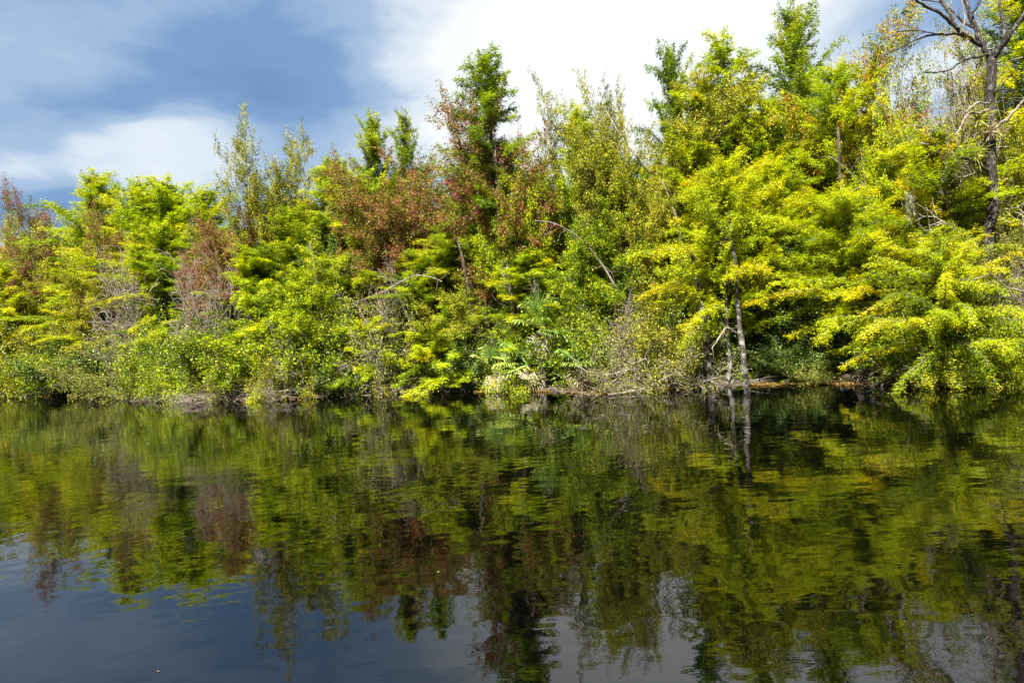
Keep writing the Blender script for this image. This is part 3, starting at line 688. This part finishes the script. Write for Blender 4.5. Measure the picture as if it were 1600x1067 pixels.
# ---- brush piles and fallen branches
def brush(px0, px1, py, off, n, label, seed, h=.5, L=1.6, fine=.008):
    rng = np.random.default_rng(seed); G = Geo()
    c = at((px0+px1)/2, py, bank((px0+px1)/2)+off); c.z = 0
    for i in range(n):
        px = rng.uniform(px0, px1); D = bank(px)+off+rng.normal()*.3; p = np.array(at(px, py, D)); p[2] = rng.uniform(-.03, h*.5)
        a = rng.uniform(0, 6.28); d = np.array([math.cos(a), math.sin(a)*.6, rng.uniform(-.1, .55)])
        l = L*rng.uniform(.35, 1); P = [p]; d = unit(d)
        for j in range(6):
            d = unit(d+rng.normal(size=3)*.22+np.array([0, 0, -.09])); q = P[-1]+d*l/6; q[2] = max(q[2], -.04); P.append(q)
        r0 = fine*rng.uniform(.6, 2.0); G.tube(np.array(P), np.linspace(r0, .003, 7), 4)
        for k in range(3):
            s = P[rng.integers(1, 5)]; dd = unit(rng.normal(size=3)+d+np.array([0, 0, .3])); G.tube(np.array([s, s+dd*.2, s+dd*.35+rng.normal(size=3)*.05]), [.005, .004, .003], 3)
    e = root_at('brush_pile', c, label, 'brush pile'); child(G, 'twigs', BARK['pale'], e)
brush(285, 365, 622, -.3, 260, 'pale brush pile of dead twigs in the water at left', 1)
brush(385, 470, 618, -.2, 120, 'looser dead twigs in the water right of the pale brush pile', 2, h=.9)
brush(195, 275, 618, -.3, 150, 'low straw coloured twigs left of the pale brush pile', 3, h=.3, L=1)
brush(920, 1060, 612, -.2, 32, 'white bare branches fanned over the water right of the palms', 4, h=.6, L=1.7, fine=.008)
brush(1060, 1110, 606, .1, 40, 'dark tangle of twigs beside the white based trunks', 5, h=.5)
brush(500, 720, 612, .3, 70, 'scattered dead sticks in the shadow left of the palms', 6, h=.5)
brush(1370, 1440, 603, .1, 40, 'pale sticks hanging in the dark hollow at right', 7, h=1.0)
# branch sets seen inside the wall of leaves
def fallen(pts, r0, r1, off, label, seed, nt_=14):
    D = bank(pts[0][0])+off; e = root_at('fallen_branch', at(*pts[0], D), label, 'branch'); G = Geo()
    Q = polytube(G, pts, r0, r1, D, [(-.25*i) for i in range(len(pts))], jit=.5, sides=6, seed=seed); rg = np.random.default_rng(seed)
    twigs_on(rg, G, Q, nt_, .6, .008); child(G, 'limb', BARK['pale'], e)
fallen([(1062, 580), (1020, 602), (985, 612), (950, 616)], 3, 1.2, -.1, 'thick white branch lying at the water right of the palms', 1)
fallen([(1040, 572), (985, 578), (940, 586), (900, 572)], 2.4, 1, .2, 'white branch reaching left above the water beside the palms', 2)
fallen([(945, 610), (965, 590), (990, 570), (1010, 560)], 1.8, .8, -.2, 'slanting white stick crossing the others at the water', 3)
fallen([(690, 440), (650, 430), (600, 455), (560, 470)], 1.1, .5, .5, 'pale twiggy branch sweeping left above the golden saplings', 4, 24)
fallen([(640, 500), (625, 470), (610, 440), (590, 420)], 1.1, .5, .6, 'pale twiggy branch rising above the golden saplings', 5, 24)
fallen([(480, 600), (455, 560), (430, 530), (420, 500)], 1.5, .6, .2, 'thin dead branch right of the brush piles', 6)
fallen([(1150, 520), (1135, 512), (1122, 530), (1112, 545)], 1.5, .7, -.2, 'small pale forked branch across the left white based trunk', 7, 6)
fallen([(1600, 455), (1575, 450), (1560, 440), (1545, 425)], 1.8, .8, .2, 'white dead branch in the gap at the right edge', 8)

# ------------------------------------------------------------------ ground, water, litter
def nodes_simple(name, col_nodes):
    m, t, o = mat(name); p = t.nodes.new('ShaderNodeBsdfPrincipled'); t.links.new(p.outputs[0], o.inputs[0]); col_nodes(t, p); return m
def gcol(t, p):
    c = t.nodes.new('ShaderNodeTexCoord'); n = t.nodes.new('ShaderNodeTexNoise'); n.inputs['Scale'].default_value = 2.5; n.inputs['Detail'].default_value = 8
    t.links.new(c.outputs['Object'], n.inputs['Vector']); r = ramp(t, [(.3, (.018, .013, .009)), (.55, (.05, .036, .022)), (.75, (.09, .075, .035))])
    t.links.new(n.outputs[0], r.inputs[0]); t.links.new(r.outputs[0], p.inputs['Base Color']); p.inputs['Roughness'].default_value = .95
    b = t.nodes.new('ShaderNodeBump'); b.inputs['Distance'].default_value = .05; t.links.new(n.outputs[0], b.inputs['Height']); t.links.new(b.outputs[0], p.inputs['Normal'])
M_GROUND = nodes_simple('ground_mud', gcol)
xs = np.unique(np.concatenate([-np.geomspace(60, 2500, 14), np.linspace(-60, 60, 241), np.geomspace(60, 2500, 14)]))
ys = np.unique(np.concatenate([-np.geomspace(10, 2500, 14), np.linspace(-10, 12, 6), np.linspace(12, 70, 200), np.geomspace(70, 2500, 14)]))
rgn = np.random.default_rng(0)
V = []
for y in ys:
    for x in xs:
        V.append((x, y, groundz(x, y)+(rgn.normal()*.03 if abs(x) < 61 and 10 < y < 71 else 0)))
nx = len(xs); F = [(j*nx+i, j*nx+i+1, (j+1)*nx+i+1, (j+1)*nx+i) for j in range(len(ys)-1) for i in range(nx-1)]
me = bpy.data.meshes.new('ground'); me.from_pydata(V, [], F); me.materials.append(M_GROUND)
for p_ in me.polygons: p_.use_smooth = True
tag(part('ground', me, None), kind='structure')

def wcol(t, p):
    p.inputs['Base Color'].default_value = (.0003, .0004, .0005, 1); p.inputs['Roughness'].default_value = .015; p.inputs['IOR'].default_value = 1.6
    c = t.nodes.new('ShaderNodeTexCoord')
    def nz(scale, sx, sy, det, rough=.5):
        m_ = t.nodes.new('ShaderNodeMapping'); m_.inputs['Scale'].default_value = (sx, sy, 1); m_.inputs['Rotation'].default_value = (0, 0, R(12))
        n = t.nodes.new('ShaderNodeTexNoise'); n.inputs['Scale'].default_value = scale; n.inputs['Detail'].default_value = det; n.inputs['Roughness'].default_value = rough
        t.links.new(c.outputs['Object'], m_.inputs[0]); t.links.new(m_.outputs[0], n.inputs['Vector']); return n.outputs[0]
    def mm(op, a, b):
        n = t.nodes.new('ShaderNodeMath'); n.operation = op
        for i, x in enumerate((a, b)):
            if isinstance(x, (int, float)): n.inputs[i].default_value = x
            else: t.links.new(x, n.inputs[i])
        return n.outputs[0]
    big = nz(1.1, 1, 1.3, 2); fine = nz(5.5, .6, 1.6, 2); msk = nz(.10, 1, 2.0, 2)
    mr = t.nodes.new('ShaderNodeMapRange'); mr.inputs['From Min'].default_value = .38; mr.inputs['From Max'].default_value = .62; mr.inputs['To Min'].default_value = .15; mr.inputs['To Max'].default_value = 1.0
    t.links.new(msk, mr.inputs[0])
    h = mm('ADD', mm('ADD', mm('MULTIPLY', big, .008), mm('MULTIPLY', nz(2.8, 1, 1.2, 1), .0020)), mm('MULTIPLY', mm('MULTIPLY', fine, mr.outputs[0]), .0013))
    b = t.nodes.new('ShaderNodeBump'); b.inputs['Strength'].default_value = 1.0; b.inputs['Distance'].default_value = 1.0
    t.links.new(h, b.inputs['Height']); t.links.new(b.outputs[0], p.inputs['Normal'])
M_WATER = nodes_simple('dark_water', wcol)
me = bpy.data.meshes.new('water'); S = 2400
me.from_pydata([(-S, -S, 0), (S, -S, 0), (S, S, 0), (-S, S, 0)], [], [(0, 1, 2, 3)]); me.materials.append(M_WATER)
tag(part('water', me, None), kind='structure')

# litter floating along the bank and covering the wood floor
def litter(name, segs, label, seed, pal='litter', sz=.06):
    rng = np.random.default_rng(seed); G = Geo(); Ps = []
    for p0, p1, o0, o1, n in segs:
        px = rng.uniform(p0, p1, n); of = o0+(o1-o0)*rng.beta(2, 2, n)
        k = .5+.5*np.sin(px*.11+seed)+.3*np.sin(px*.043)
        for a, b, kk in zip(px, of, k):
            y = np.interp(a, BPX, BPY); D = bank(a); q = at(a, y, D); yy = D+b*(.4+.6*kk)
            Ps.append((q.x*(yy/D), yy, max(groundz(q.x*(yy/D), yy), .0)+rng.uniform(.005, .05)))
    P = np.array(Ps); n = len(P)
    G.leaves(P, rvec(rng, n)*np.array([1, 1, .25]), rvec(rng, n)*.35+np.array([0, 0, 1]), rng.uniform(.5, 1.5, n)*sz, rng.uniform(.4, 1, n)*sz*.6, rng.uniform(0, 1, n))
    o = part(name, G.mesh(name, PAL[pal]), None); tag(o, label, 'leaf litter', kind='stuff')
litter('floating_litter', [(180, 480, -.5, .6, 9000), (885, 1090, -.6, .4, 5000), (1165, 1360, -.35, .3, 4500), (1430, 1640, -.3, .3, 4000), (740, 860, -.3, .3, 1500), (-100, 180, -.4, .4, 2500)],
       'brown and orange leaf litter floating along the water edge', 1)
litter('ground_cover', [(-300, 1900, .3, 6, 24000)], 'low leafy ground cover on the wood floor', 2, 'green', .12)

rng = np.random.default_rng(8); G = Geo(); n = 260
P = np.column_stack([rng.uniform(-22, 22, n), rng.uniform(3, 30, n), np.full(n, .004)]); P = P[[p[1] < bankY(p[0])-1 for p in P]]
G.leaves(P, rvec(rng, len(P))*np.array([1, 1, .05]), rvec(rng, len(P))*.05+np.array([0, 0, 1]), rng.uniform(.015, .04, len(P)), .018, rng.uniform(0, 1, len(P)))
tag(part('floating_leaves', G.mesh('floating_leaves', PAL['litter']), None), 'tiny fallen leaves scattered over the open water', 'leaf litter', kind='stuff')
